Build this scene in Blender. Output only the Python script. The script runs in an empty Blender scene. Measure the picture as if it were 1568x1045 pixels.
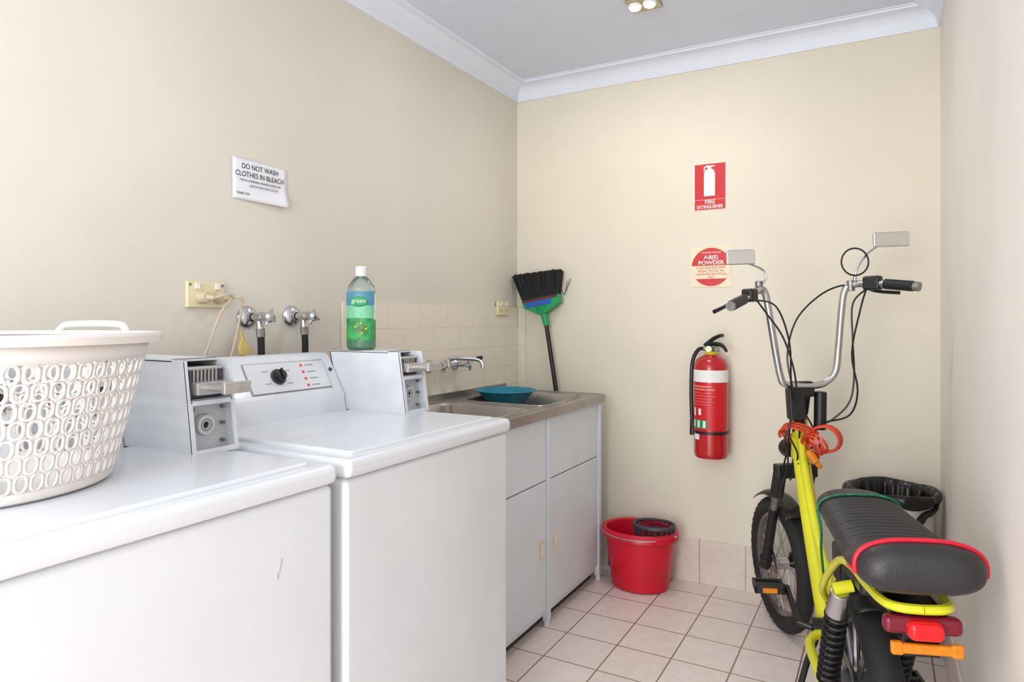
import bpy, bmesh, math, random
from mathutils import Vector, Matrix
random.seed(4)
S = bpy.context.scene
try:
    S.view_settings.view_transform = 'Standard'
    S.view_settings.look = 'None'
except Exception:
    pass
V = Vector
pi = math.pi

# ------------------------------------------------------------ materials
def lin(c):
    return tuple(((x/255)/12.92 if x/255 <= .04045 else ((x/255+.055)/1.055)**2.4) for x in c) + (1,)

def mat(name, col, rough=.5, metal=0, noise=0, nscale=8, bump=0, bscale=60, trans=0, emit=0, coat=0, alpha=1, sss=0):
    m = bpy.data.materials.new(name); m.use_nodes = True
    nt = m.node_tree; b = nt.nodes['Principled BSDF']
    b.inputs['Roughness'].default_value = rough
    b.inputs['Metallic'].default_value = metal
    b.inputs['Transmission Weight'].default_value = trans
    b.inputs['Coat Weight'].default_value = coat
    b.inputs['Base Color'].default_value = lin(col)
    if sss:
        b.inputs['Subsurface Weight'].default_value = sss
        b.inputs['Subsurface Radius'].default_value = (.02, .02, .02)
    if emit:
        b.inputs['Emission Color'].default_value = lin(col)
        b.inputs['Emission Strength'].default_value = emit
    tc = nt.nodes.new('ShaderNodeTexCoord')
    if noise:
        n = nt.nodes.new('ShaderNodeTexNoise'); n.inputs['Scale'].default_value = nscale
        n.inputs['Detail'].default_value = 4
        nt.links.new(tc.outputs['Object'], n.inputs['Vector'])
        r = nt.nodes.new('ShaderNodeValToRGB')
        r.color_ramp.elements[0].position = .3; r.color_ramp.elements[1].position = .7
        r.color_ramp.elements[0].color = lin([max(0, x*(1-noise)) for x in col])
        r.color_ramp.elements[1].color = lin([min(255, x*(1+noise*.5)) for x in col])
        nt.links.new(n.outputs['Fac'], r.inputs['Fac'])
        nt.links.new(r.outputs['Color'], b.inputs['Base Color'])
    if bump:
        n2 = nt.nodes.new('ShaderNodeTexNoise'); n2.inputs['Scale'].default_value = bscale
        nt.links.new(tc.outputs['Object'], n2.inputs['Vector'])
        bp = nt.nodes.new('ShaderNodeBump'); bp.inputs['Strength'].default_value = bump
        bp.inputs['Distance'].default_value = .01
        nt.links.new(n2.outputs['Fac'], bp.inputs['Height'])
        nt.links.new(bp.outputs['Normal'], b.inputs['Normal'])
    return m

def tile_mat(name, ua, va, w, h, ou, ov, c1, c2, cm, mortar=.0022, off=0.0, rough=.3, mott=.12, bst=.5):
    m = bpy.data.materials.new(name); m.use_nodes = True
    nt = m.node_tree; b = nt.nodes['Principled BSDF']; b.inputs['Roughness'].default_value = rough
    tc = nt.nodes.new('ShaderNodeTexCoord')
    sp = nt.nodes.new('ShaderNodeSeparateXYZ'); nt.links.new(tc.outputs['Object'], sp.inputs[0])
    cb = nt.nodes.new('ShaderNodeCombineXYZ')
    for i, (ax, o) in enumerate(((ua, ou), (va, ov))):
        a = nt.nodes.new('ShaderNodeMath'); a.operation = 'SUBTRACT'
        nt.links.new(sp.outputs[ax], a.inputs[0]); a.inputs[1].default_value = o - 20*(w if i == 0 else h)
        nt.links.new(a.outputs[0], cb.inputs[i])
    br = nt.nodes.new('ShaderNodeTexBrick')
    br.offset = off; br.squash = 1.0
    br.inputs['Scale'].default_value = 1
    br.inputs['Mortar Size'].default_value = mortar
    br.inputs['Mortar Smooth'].default_value = .1
    br.inputs['Brick Width'].default_value = w
    br.inputs['Row Height'].default_value = h
    br.inputs['Color1'].default_value = lin(c1); br.inputs['Color2'].default_value = lin(c2)
    br.inputs['Mortar'].default_value = lin(cm)
    nt.links.new(cb.outputs[0], br.inputs['Vector'])
    n = nt.nodes.new('ShaderNodeTexNoise'); n.inputs['Scale'].default_value = 22; n.inputs['Detail'].default_value = 6
    nt.links.new(tc.outputs['Object'], n.inputs['Vector'])
    r = nt.nodes.new('ShaderNodeValToRGB')
    r.color_ramp.elements[0].position = .35; r.color_ramp.elements[1].position = .65
    r.color_ramp.elements[0].color = (1-mott, 1-mott*1.15, 1-mott*1.3, 1); r.color_ramp.elements[1].color = (1, 1, 1, 1)
    nt.links.new(n.outputs['Fac'], r.inputs['Fac'])
    mx = nt.nodes.new('ShaderNodeMix'); mx.data_type = 'RGBA'; mx.blend_type = 'MULTIPLY'; mx.inputs['Factor'].default_value = 1
    nt.links.new(br.outputs['Color'], mx.inputs[6]); nt.links.new(r.outputs['Color'], mx.inputs[7])
    nt.links.new(mx.outputs[2], b.inputs['Base Color'])
    bp = nt.nodes.new('ShaderNodeBump'); bp.invert = True; bp.inputs['Strength'].default_value = bst; bp.inputs['Distance'].default_value = .002
    nt.links.new(br.outputs['Fac'], bp.inputs['Height']); nt.links.new(bp.outputs['Normal'], b.inputs['Normal'])
    return m

M = dict(
 wall=mat('wall_paint', (223, 217, 205), .65, noise=.025, nscale=1.6, bump=.05, bscale=40),
 wallB=mat('wall_paint_back', (230, 222, 204), .65, noise=.025, nscale=1.6, bump=.05, bscale=40),
 wallR=mat('wall_paint_right', (236, 229, 223), .55, noise=.03, nscale=2, bump=.06, bscale=40),
 ceil=mat('ceiling_paint', (219, 225, 240), .7, noise=.01),
 corn=mat('cornice_paint', (230, 235, 246), .5, noise=.01),
 enamel=mat('white_enamel', (226, 231, 237), .27, noise=.015, nscale=5, coat=.2),
 enamel2=mat('white_enamel_box', (224, 229, 235), .38, noise=.04, nscale=14),
 gap=mat('dark_gap', (70, 70, 72), .8, noise=.05),
 cab=mat('cabinet_white', (228, 236, 246), .38, noise=.02, nscale=5),
 greyp=mat('panel_grey', (200, 202, 206), .4, noise=.02),
 lgrey=mat('panel_light', (226, 228, 232), .4, noise=.02),
 black=mat('black_plastic', (22, 22, 24), .4, noise=.1),
 rubber=mat('black_rubber', (28, 28, 29), .75, noise=.2, nscale=40),
 chrome=mat('chrome', (205, 205, 208), .18, 1, noise=.04),
 satin=mat('satin_metal', (205, 203, 202), .38, .75, noise=.06, nscale=30),
 steel=mat('stainless_steel', (178, 174, 172), .35, .9, noise=.12, nscale=6),
 steeld=mat('stainless_bowl', (178, 172, 167), .36, .8, noise=.12, nscale=7),
 gmetal=mat('grey_metal', (150, 148, 146), .4, .8, noise=.15, nscale=30),
 red=mat('red_plastic', (214, 16, 46), .35, noise=.06),
 redp=mat('red_paint', (190, 18, 28), .25, noise=.06, coat=.4),
 signred=mat('sign_red', (208, 24, 34), .4, noise=.03),
 white=mat('white_plain', (240, 240, 238), .5, noise=.01),
 paper=mat('paper', (238, 239, 245), .7, noise=.01),
 ink=mat('ink', (50, 50, 56), .7, noise=.05),
 cream=mat('cream_plastic', (232, 220, 182), .4, noise=.03),
 creamp=mat('cream_sign', (240, 228, 194), .5, noise=.02),
 cord=mat('beige_cord', (205, 190, 162), .5, noise=.05),
 basket=mat('basket_plastic', (232, 227, 223), .35, noise=.02, sss=.15),
 yellow=mat('yellow_paint', (222, 220, 28), .3, noise=.05, coat=.4),
 seat=mat('seat_vinyl', (44, 43, 45), .42, noise=.12, nscale=20, bump=.12, bscale=200),
 green=mat('green_plastic', (20, 160, 90), .4, noise=.05),
 gcord=mat('green_cord', (20, 120, 85), .6, noise=.3, nscale=120),
 bristle=mat('bristles', (30, 30, 32), .8, noise=.3, nscale=80),
 blue=mat('blue_label', (40, 90, 190), .5, noise=.1),
 teal=mat('teal_plastic', (16, 132, 158), .35, noise=.05),
 dgrey=mat('dark_grey_plastic', (66, 66, 74), .5, noise=.1),
 bag=mat('bin_bag', (16, 16, 17), .28, noise=.2, nscale=14, bump=.2, bscale=18),
 binw=mat('bin_white', (226, 222, 212), .45, noise=.03),
 orange=mat('orange_reflector', (220, 130, 18), .25, noise=.08, nscale=90),
 lred=mat('tail_red', (215, 22, 30), .2, noise=.05, emit=.15),
 dred=mat('tail_dark_red', (120, 18, 44), .2, noise=.1),
 lockred=mat('cable_lock_red', (220, 70, 40), .35, noise=.1),
 brass=mat('brass', (190, 178, 145), .3, .9, noise=.1),
 bulb=mat('bulb', (255, 253, 250), .3, emit=1.0, noise=.01),
 bclear=mat('bottle_plastic', (225, 240, 238), .1, noise=.01, trans=.9),
 bgreen=mat('green_liquid', (25, 165, 95), .2, noise=.04),
 blab=mat('bottle_label', (84, 150, 178), .4, noise=.12, nscale=30),
 blabm=mat('bottle_label_pale', (130, 205, 165), .4, noise=.1, nscale=30),
 blab2=mat('bottle_label_green', (60, 165, 90), .4, noise=.3, nscale=45),
 mirror=mat('mirror_glass', (228, 228, 225), .08, .85, noise=.01),
 led=mat('led_red', (210, 40, 40), .4, noise=.02, emit=.3),
 disc=mat('disc_steel', (140, 140, 144), .3, .9, noise=.1),
 scuff=mat('scuff_mark', (180, 182, 186), .6, noise=.2, nscale=90),
)
M['floor'] = tile_mat('floor_tiles', 0, 1, .205, .205, 1.043, 2.795, (243, 232, 226), (239, 226, 219), (150, 120, 102), .0027, mott=.06)
M['skB'] = tile_mat('skirt_tiles_back', 0, 2, .205, .4, 1.17, -.19, (228, 216, 206), (222, 209, 198), (180, 158, 142), .0022, mott=.08)
M['skS'] = tile_mat('skirt_tiles_side', 1, 2, .205, .4, 2.795, -.19, (228, 216, 206), (222, 209, 198), (180, 158, 142), .0022, mott=.08)
M['splash'] = tile_mat('splash_tiles', 1, 2, .205, .1, 1.86, .085, (236, 229, 213), (234, 226, 210), (224, 211, 188), .0016, .5, .2, mott=.015, bst=.25)

# ------------------------------------------------------------ geometry
def frame(ax):
    ax = V(ax).normalized()
    h = V((0, 0, 1)) if abs(ax.z) < .9 else V((1, 0, 0))
    u = h.cross(ax).normalized(); v = ax.cross(u)
    return u, v, ax

def g_box(x0, x1, y0, y1, z0, z1):
    vs = [(x, y, z) for x in (x0, x1) for y in (y0, y1) for z in (z0, z1)]
    return vs, [(0, 1, 3, 2), (4, 6, 7, 5), (0, 4, 5, 1), (2, 3, 7, 6), (0, 2, 6, 4), (1, 5, 7, 3)]

def g_obox(c, u, v, w, a, b, d):
    c = V(c); u = V(u).normalized()*a/2; v = V(v).normalized()*b/2; w = V(w).normalized()*d/2
    vs = [tuple(c+i*u+j*v+k*w) for i in (-1, 1) for j in (-1, 1) for k in (-1, 1)]
    return vs, [(0, 1, 3, 2), (4, 6, 7, 5), (0, 4, 5, 1), (2, 3, 7, 6), (0, 2, 6, 4), (1, 5, 7, 3)]

def g_cyl(p0, p1, r, r2=None, seg=20):
    p0 = V(p0); p1 = V(p1); r2 = r if r2 is None else r2
    u, v, a = frame(p1-p0); vs = []
    for p, rr in ((p0, r), (p1, r2)):
        for i in range(seg):
            t = 2*pi*i/seg
            vs.append(tuple(p+u*rr*math.cos(t)+v*rr*math.sin(t)))
    fs = [(i, (i+1) % seg, seg+(i+1) % seg, seg+i) for i in range(seg)]
    fs += [tuple(range(seg)), tuple(range(seg, 2*seg))]
    return vs, fs

def g_lathe(prof, c, axis=(0, 0, 1), seg=40, sx=1, sy=1, rot=0, a0=0, a1=2*pi):
    if abs(V(axis).normalized().z) > .99:
        u, v, a = V((math.cos(rot), math.sin(rot), 0)), V((-math.sin(rot), math.cos(rot), 0)), V((0, 0, 1))
    else:
        u, v, a = frame(axis)
    c = V(c); vs = []; fs = []
    full = abs(a1-a0-2*pi) < 1e-6
    n = seg if full else seg+1
    for r, h in prof:
        for i in range(n):
            t = a0+(a1-a0)*i/seg
            vs.append(tuple(c+u*r*sx*math.cos(t)+v*r*sy*math.sin(t)+a*h))
    for j in range(len(prof)-1):
        for i in range(seg):
            k = (i+1) % n
            fs.append((j*n+i, j*n+k, (j+1)*n+k, (j+1)*n+i))
    return vs, fs

def catmull(pts, res, closed=False):
    pts = [V(p) for p in pts]; n = len(pts); out = []
    segs = n if closed else n-1
    for i in range(segs):
        if closed:
            p0, p1, p2, p3 = pts[(i-1) % n], pts[i], pts[(i+1) % n], pts[(i+2) % n]
        else:
            p0, p1, p2, p3 = pts[max(i-1, 0)], pts[i], pts[i+1], pts[min(i+2, n-1)]
        for k in range(res):
            t = k/res
            out.append(.5*((2*p1)+(-p0+p2)*t+(2*p0-5*p1+4*p2-p3)*t*t+(-p0+3*p1-3*p2+p3)*t**3))
    if not closed: out.append(pts[-1])
    return out

def g_sweep(pts, r, seg=10, res=6, smooth=True, closed=False):
    P = catmull(pts, res, closed) if smooth else [V(p) for p in pts]
    n = len(P); vs = []; fs = []
    if isinstance(r, (list, tuple)):
        m = len(r)
        R = []
        for i in range(n):
            x = i/(n-1)*(m-1); k = min(int(x), m-2); R.append(r[k]+(r[k+1]-r[k])*(x-k))
    else:
        R = [r]*n
    def tan(i):
        if closed: return (P[(i+1) % n]-P[(i-1) % n]).normalized()
        return (P[min(i+1, n-1)]-P[max(i-1, 0)]).normalized()
    t0 = tan(0); u, v, _ = frame(t0)
    for i in range(n):
        t = tan(i)
        u = (u-t*u.dot(t))
        if u.length < 1e-6: u = frame(t)[0]
        u.normalize(); v = t.cross(u)
        for k in range(seg):
            a = 2*pi*k/seg
            vs.append(tuple(P[i]+(u*math.cos(a)+v*math.sin(a))*R[i]))
    lim = n if closed else n-1
    for i in range(lim):
        for k in range(seg):
            fs.append((i*seg+k, i*seg+(k+1) % seg, ((i+1) % n)*seg+(k+1) % seg, ((i+1) % n)*seg+k))
    if not closed:
        fs += [tuple(range(seg)), tuple(range((n-1)*seg, n*seg))]
    return vs, fs

def g_prism(poly, fn, a, b):
    n = len(poly)
    vs = [fn(p, q, a) for p, q in poly]+[fn(p, q, b) for p, q in poly]
    fs = [(i, (i+1) % n, n+(i+1) % n, n+i) for i in range(n)]+[tuple(range(n)), tuple(range(n, 2*n))]
    return vs, fs
XZ = lambda p, q, t: (p, t, q)
YZ = lambda p, q, t: (t, p, q)
XY = lambda p, q, t: (p, q, t)

def g_torus(c, axis, R, r, seg=48, ms=12, tread=0, flat=1.0):
    u, v, a = frame(axis); c = V(c); vs = []; fs = []
    for i in range(seg):
        t = 2*pi*i/seg; d = u*math.cos(t)+v*math.sin(t)
        for k in range(ms):
            q = 2*pi*k/ms; rr = r
            if tread and abs(q if q < pi else q-2*pi) < 1.1 and (i % 2): rr = r+tread
            vs.append(tuple(c+d*(R+rr*math.cos(q))+a*rr*flat*math.sin(q)))
    for i in range(seg):
        for k in range(ms):
            j = (i+1) % seg; l = (k+1) % ms
            fs.append((i*ms+k, i*ms+l, j*ms+l, j*ms+k))
    return vs, fs

def g_sphere(c, r, sx=1, sy=1, sz=1, seg=20, rings=12, rot=0):
    prof = [(max(1e-4, r*math.cos(-pi/2+pi*i/rings)), r*sz*math.sin(-pi/2+pi*i/rings)) for i in range(rings+1)]
    return g_lathe(prof, c, seg=seg, sx=sx, sy=sy, rot=rot)

def rrect(x0, x1, y0, y1, r, z, k=6):
    out = []
    for cx_, cy_, a in ((x1-r, y1-r, 0), (x0+r, y1-r, pi/2), (x0+r, y0+r, pi), (x1-r, y0+r, 3*pi/2)):
        for i in range(k+1):
            t = a+pi/2*i/k; out.append((cx_+r*math.cos(t), cy_+r*math.sin(t), z))
    return out
def g_loft(rings, cap=True):
    n = len(rings[0]); vs = [p for r in rings for p in r]; fs = []
    for j in range(len(rings)-1):
        for i in range(n): fs.append((j*n+i, j*n+(i+1) % n, (j+1)*n+(i+1) % n, (j+1)*n+i))
    if cap: fs.append(tuple(range((len(rings)-1)*n, len(rings)*n)))
    return vs, fs

def group(name, loc=(0, 0, 0), rot=None):
    e = bpy.data.objects.new(name, None); S.collection.objects.link(e)
    e.location = loc; e.empty_display_size = .05
    if rot:
        e.rotation_euler = rot; e['local'] = 1
    return e

def attach(o, parent):
    if parent is not None:
        o.parent = parent
        if not parent.get('local'):
            o.matrix_parent_inverse = Matrix.Translation(-parent.location)

def mk(name, geos, m, parent=None, bevel=0, bseg=3, ang=35, solid=0, flat=False):
    if isinstance(geos, tuple): geos = [geos]
    vs = []; fs = []
    for gv, gf in geos:
        o = len(vs); vs += [tuple(x) for x in gv]; fs += [tuple(i+o for i in f) for f in gf]
    me = bpy.data.meshes.new(name); me.from_pydata(vs, [], fs); me.update()
    bm = bmesh.new(); bm.from_mesh(me)
    bmesh.ops.recalc_face_normals(bm, faces=bm.faces)
    bm.to_mesh(me); bm.free()
    if not flat:
        for p in me.polygons: p.use_smooth = True
        me.set_sharp_from_angle(angle=math.radians(ang))
    me.materials.append(M[m] if isinstance(m, str) else m)
    ob = bpy.data.objects.new(name, me); S.collection.objects.link(ob)
    attach(ob, parent)
    if solid:
        s = ob.modifiers.new('s', 'SOLIDIFY'); s.thickness = solid; s.offset = 0
    if bevel:
        b = ob.modifiers.new('b', 'BEVEL'); b.width = bevel; b.segments = bseg; b.limit_method = 'ANGLE'; b.angle_limit = math.radians(40)
        b.harden_normals = True
    return ob

def text(name, body, size, loc, rot, m, parent, align='CENTER', sx=1, bold=0):
    c = bpy.data.curves.new(name, 'FONT'); c.body = body; c.size = size; c.align_x = align; c.align_y = 'CENTER'
    c.extrude = .0001; c.offset = bold
    c.materials.append(M[m])
    o = bpy.data.objects.new(name, c); S.collection.objects.link(o)
    o.location = loc; o.rotation_euler = rot; o.scale = (sx, 1, 1)
    attach(o, parent); return o
RB = (pi/2, 0, 0); RL = (pi/2, 0, pi/2)

XR = 1.907; YB = 3.138; ZC = 2.46; Y0 = -1.6
# ------------------------------------------------------------ room
mk('floor', g_box(-.1, XR+.1, Y0-.1, YB+.1, -.1, 0), 'floor')
mk('ceiling', g_box(-.1, XR+.1, Y0-.1, YB+.1, ZC, ZC+.1), 'ceil')
mk('wall_left', g_box(-.1, 0, Y0-.1, YB+.1, 0, ZC), 'wall')
mk('wall_back', g_box(0, XR, YB, YB+.1, 0, ZC), 'wallB')
mk('wall_right', g_box(XR, XR+.1, Y0-.1, YB+.1, 0, ZC), 'wallR')
mk('wall_front', [g_box(0, .35, Y0-.1, Y0, 0, ZC), g_box(1.65, XR, Y0-.1, Y0, 0, ZC), g_box(.35, 1.65, Y0-.1, Y0, 2.1, ZC)], 'wall')
# cornice
prof = [(0, .082), (.008, .082), (.011, .074)]
for i in range(9):
    a = i/8*pi/2
    prof.append((.013+.062*(1-math.cos(a)), .070-.058*math.sin(a)))
prof += [(.082, .012), (.084, .006), (.092, .004), (.092, 0)]
vs = []; fs = []
for a, b in prof:
    z = ZC-b
    vs += [(a, Y0, z), (a, YB-a, z), (XR-a, YB-a, z), (XR-a, Y0, z)]
for i in range(len(prof)-1):
    for k in range(3):
        fs.append((i*4+k, i*4+k+1, (i+1)*4+k+1, (i+1)*4+k))
mk('trim_1', (vs, fs), 'corn', ang=25)
mk('baseboard_back', g_box(0, XR, YB-.009, YB, 0, .203), 'skB', bevel=.002)
mk('baseboard_right', g_box(XR-.009, XR, Y0, YB-.009, 0, .203), 'skS', bevel=.002)
mk('baseboard_left', g_box(0, .009, Y0, YB-.009, 0, .203), 'skS', bevel=.002)
mk('trim_2', [g_box(0, .009, 1.812, YB, .8, 1.286), g_box(.009, .052, YB-.009, YB, .8, 1.286)], 'splash', bevel=.002)

# ------------------------------------------------------------ washing machines
def washer(y0, T):
    g = group('washing_machine', (.43, y0+.34, 0))
    ya, yb = y0+.003, y0+.682
    mk('cabinet', g_box(.10, .757, ya+.004, yb-.004, .02, .893), 'enamel', g, bevel=.014, bseg=4)
    mk('seam', g_box(.115, .748, ya+.012, yb-.012, .88, .905), 'greyp', g)
    mk('top_panel', g_box(.085, .768, ya, yb, .8955, .935), 'enamel', g, bevel=.015, bseg=5)
    mk('lid', g_box(.27, .735, ya+.045, yb-.05, .93, .943), 'enamel', g, bevel=.008, bseg=4)
    mk('feet', [g_cyl((x, y, 0), (x, y, .022), .022) for x in (.15, .71) for y in (ya+.06, yb-.06)], 'black', g)
    # console
    P = [(.09, .93), (.245, .93), (.236, .958), (.232, .992), (.224, 1.003), (.165, 1.106), (.150, 1.116), (.09, 1.116)]
    mk('console', g_prism(P, XZ, y0+.04, y0+.567), 'enamel', g, bevel=.006)
    d = V((-.497, 0, .868)); n = V((.868, 0, .497)); b0 = V((.224, 0, 1.003))
    def onp(y, s, h=0): q = b0+d*s+n*h; return V((q.x, y, q.z))
    pc = y0+.375
    mk('control_panel', g_obox(onp(pc, .058, .001), (0, 1, 0), d, n, .300, .096, .004), 'gmetal', g, bevel=.0015)
    mk('control_panel_face', g_obox(onp(pc, .058, .0025), (0, 1, 0), d, n, .294, .090, .003), 'lgrey', g)
    mk('dial_skirt', g_cyl(onp(y0+.33, .058, .004), onp(y0+.33, .058, .010), .024), 'dgrey', g)
    mk('dial', [g_cyl(onp(y0+.33, .058, .008), onp(y0+.33, .058, .026), .019, .016),
                g_obox(onp(y0+.33, .058, .028), (0, 1, .5), d, n, .006, .034, .008)], 'black', g, bevel=.001)
    mk('indicator_leds', [g_cyl(onp(y0+.43, .024+.022*i, .003), onp(y0+.43, .024+.022*i, .006), .0042, seg=12) for i in range(4)], 'led', g)
    mk('labels', [g_obox(onp(y0+.462, .024+.022*i, .0042), (0, 1, 0), d, n, .032, .003, .0006) for i in range(4)] +
       [g_obox(onp(y0+.33+math.cos(a)*.048, .058+math.sin(a)*.034, .0042), (0, 1, 0), d, n, .022, .0025, .0006) for a in (0.6, 2.5, 3.7, 5.6)], 'gmetal', g)
    mk('console_keyhole', g_cyl(onp(y0+.545, .07, 0), onp(y0+.545, .07, .004), .006), 'gap', g)
    # coin box
    c0, c1 = y0+.568, y0+.681
    prof = [(.205, .936), (.474, .936), (.446, T), (.165, T)]
    mk('coin_box_side', [g_prism(prof, XZ, c0, c0+.004), g_prism(prof, XZ, c1-.004, c1)], 'enamel2', g, bevel=.001)
    mk('coin_box_shell', [g_prism([(.165, T-.004), (.165, T+.002), (.405, T+.002), (.405, T-.004)], XZ, c0, c1),
                          g_prism([(.205, .936), (.165, T-.002), (.171, T-.002), (.211, .936)], XZ, c0, c1),
                          g_box(.205, .474, c0, c1, .936, .94)], 'enamel2', g, bevel=.001)
    mk('coin_box_rust_edge', [g_box(.17, .30, c0-.0006, c0+.010, T+.0015, T+.0028), g_box(.395, .405, c0+.004, c1-.004, T+.0015, T+.0028)], 'gmetal', g)
    mk('coin_box_backplate', g_prism([(.438, .94), (.442, .94), (.427, 1.05), (.423, 1.05)], XZ, c0+.004, c1-.004), 'greyp', g)
    def fx(z): return .474-(z-.936)*(.028/(T-.936))
    def lip(za, zb, y_a, y_b): return g_prism([(fx(za)-.004, za), (fx(za)+.001, za), (fx(zb)+.001, zb), (fx(zb)-.004, zb)], XZ, y_a, y_b)
    mk('coin_box_lips', [lip(.938, 1.045, c0, c0+.010), lip(.938, 1.045, c1-.010, c1), lip(.938, .948, c0+.010, c1-.010),
                         lip(1.040, 1.050, c0+.010, c1-.010), lip(1.045, T, c0, c0+.006), lip(1.045, T, c1-.006, c1)], 'enamel2', g, bevel=.0006)
    mk('coin_box_lock', [g_lathe([(.001, .004), (.007, .004), (.008, .012), (.021, .012), (.024, 0)], (.435, c0+.052, .995), (1, 0, -.0), seg=28)], 'greyp', g)
    mk('coin_box_lock_hole', g_cyl((.438, c0+.052, .995), (.4415, c0+.052, .995), .0075), 'black', g)
    mk('coin_box_lock_boss', g_torus((.446, c0+.052, .995), (1, 0, 0), .012, .002, 24, 6), 'gmetal', g)
    mk('coin_box_screws', [g_cyl((.44, y, z), (.449, y, z), .004, seg=10) for y in (c0+.020, c1-.020) for z in (.957, .995, 1.03)], 'gmetal', g)
    mk('coin_mechanism', [g_box(.36, .432, c0+.012, c1-.010, 1.052, T-.014), g_box(.40, .450, c0+.010, c0+.016, 1.05, T-.02)], 'dgrey', g, bevel=.002)
    mk('coin_mechanism_ribs', [g_box(.432, .437, c0+.018+.009*i, c0+.022+.009*i, 1.085, T-.014) for i in range(8)]+[g_cyl((.434, c0+.015, T-.018), (.434, c1-.015, T-.018), .004)], 'satin', g)
    mk('coin_slide', [g_box(.40, .530, c0+.034, c1-.022, 1.073, 1.083), g_box(.43, .470, c0+.014, c1-.012, 1.062, 1.088),
                      g_box(.522, .533, c0+.030, c1-.016, 1.066, 1.091)], 'satin', g, bevel=.002)
    return g
w1 = washer(.315, 1.134)
washer(1.018, 1.122)
mk('scuffs', [g_obox((.7576, .858, .775), (0, .25, 1), (0, 1, -.25), (1, 0, 0), .022, .0022, .0006), g_obox((.7576, .852, .757), (0, .1, 1), (0, 1, -.1), (1, 0, 0), .012, .002, .0006)], 'scuff', w1)

# ------------------------------------------------------------ laundry basket
cx, cy, zb, zt = .392, .532, .945, 1.197
g = group('laundry_basket', (cx, cy, .944))
def br(z): return .203+(z-zb)/(zt-zb)*.062
N = 62; rows = 7; z0, z1 = zb+.018, zt-.042
vs = []; fs = []
def bp(a, z): r = br(z); return (cx+r*math.cos(a), cy+r*math.sin(a), z)
dA = 2*pi/N; dZ = (z1-z0)/rows
for j in range(rows):
    for i in range(N):
        a = (i+(.5 if j % 2 else 0))*dA; z = z0+(j+.5)*dZ
        o = len(vs); K = 12
        for k in range(K):
            t = 2*pi*k/K; c, s = math.cos(t), math.sin(t); mxx = max(abs(c), abs(s))
            vs.append(bp(a+c/mxx*dA/2, z+s/mxx*dZ/2))
        for k in range(K):
            t = 2*pi*k/K; vs.append(bp(a+math.cos(t)*dA*.27, z+math.sin(t)*dZ*.42))
        for k in range(K):
            fs.append((o+k, o+(k+1) % K, o+K+(k+1) % K, o+K+k))
mk('lattice_wall', (vs, fs), 'basket', g, solid=.0026)
mk('solid_bands', [g_lathe([(.001, zb), (.195, zb), (.202, zb+.004), (br(z0), z0)], (cx, cy, 0), seg=60),
                   g_lathe([(br(z1), z1), (br(zt-.01), zt-.01)], (cx, cy, 0), seg=60)], 'basket', g, solid=.003)
mk('rim', g_lathe([(br(zt)-.006, zt-.006), (br(zt), zt), (br(zt)+.016, zt), (br(zt)+.019, zt-.004), (br(zt)+.018, zt-.014), (br(zt)+.014, zt-.014)], (cx, cy, 0), seg=72), 'basket', g, solid=.003)
for k, ac in enumerate((110, 290)):
    pts = []
    for a, h in ((-17, -.004), (-15.5, .006), (-13, .013), (-5, .015), (5, .015), (13, .013), (15.5, .006), (17, -.004)):
        t = math.radians(ac+a); r = br(zt)+.008; pts.append((cx+r*math.cos(t), cy+r*math.sin(t), zt+h))
    mk('handle_%d' % (k+1), g_sweep(pts, .007, res=4), 'basket', g)

# ------------------------------------------------------------ paper note
g = group('paper_notice', (0, 1.455, 1.65))
vs = []; fs = []; nx = 14; nz = 10
for j in range(nz+1):
    for i in range(nx+1):
        u = i/nx; w = j/nz
        x = .003+.018*max(0, (1-w)-.55)*2*(u**1.5)+.0012*math.sin(u*5)
        vs.append((x, 1.35+.21*u, 1.588+.125*w-.003*u))
for j in range(nz):
    for i in range(nx): fs.append((j*(nx+1)+i, j*(nx+1)+i+1, (j+1)*(nx+1)+i+1, (j+1)*(nx+1)+i))
mk('sheet', (vs, fs), 'paper', g, solid=.0004)
text('line_1', 'DO NOT WASH', .023, (.0052, 1.452, 1.690), RL, 'ink', g, sx=.85)
text('line_2', 'CLOTHES IN BLEACH', .023, (.0052, 1.452, 1.666), RL, 'ink', g, sx=.85)
text('line_3', 'THIS IS A COMMUNAL WASHER & DRYER AND', .0095, (.0065, 1.452, 1.647), RL, 'ink', g, sx=.8)
text('line_4', 'BLEACH RUINS YOUR CLOTHES', .0095, (.0095, 1.462, 1.632), RL, 'ink', g, sx=.8)
text('line_5', 'THANK YOU', .0105, (.0065, 1.385, 1.606), RL, 'ink', g, sx=.8)

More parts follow.
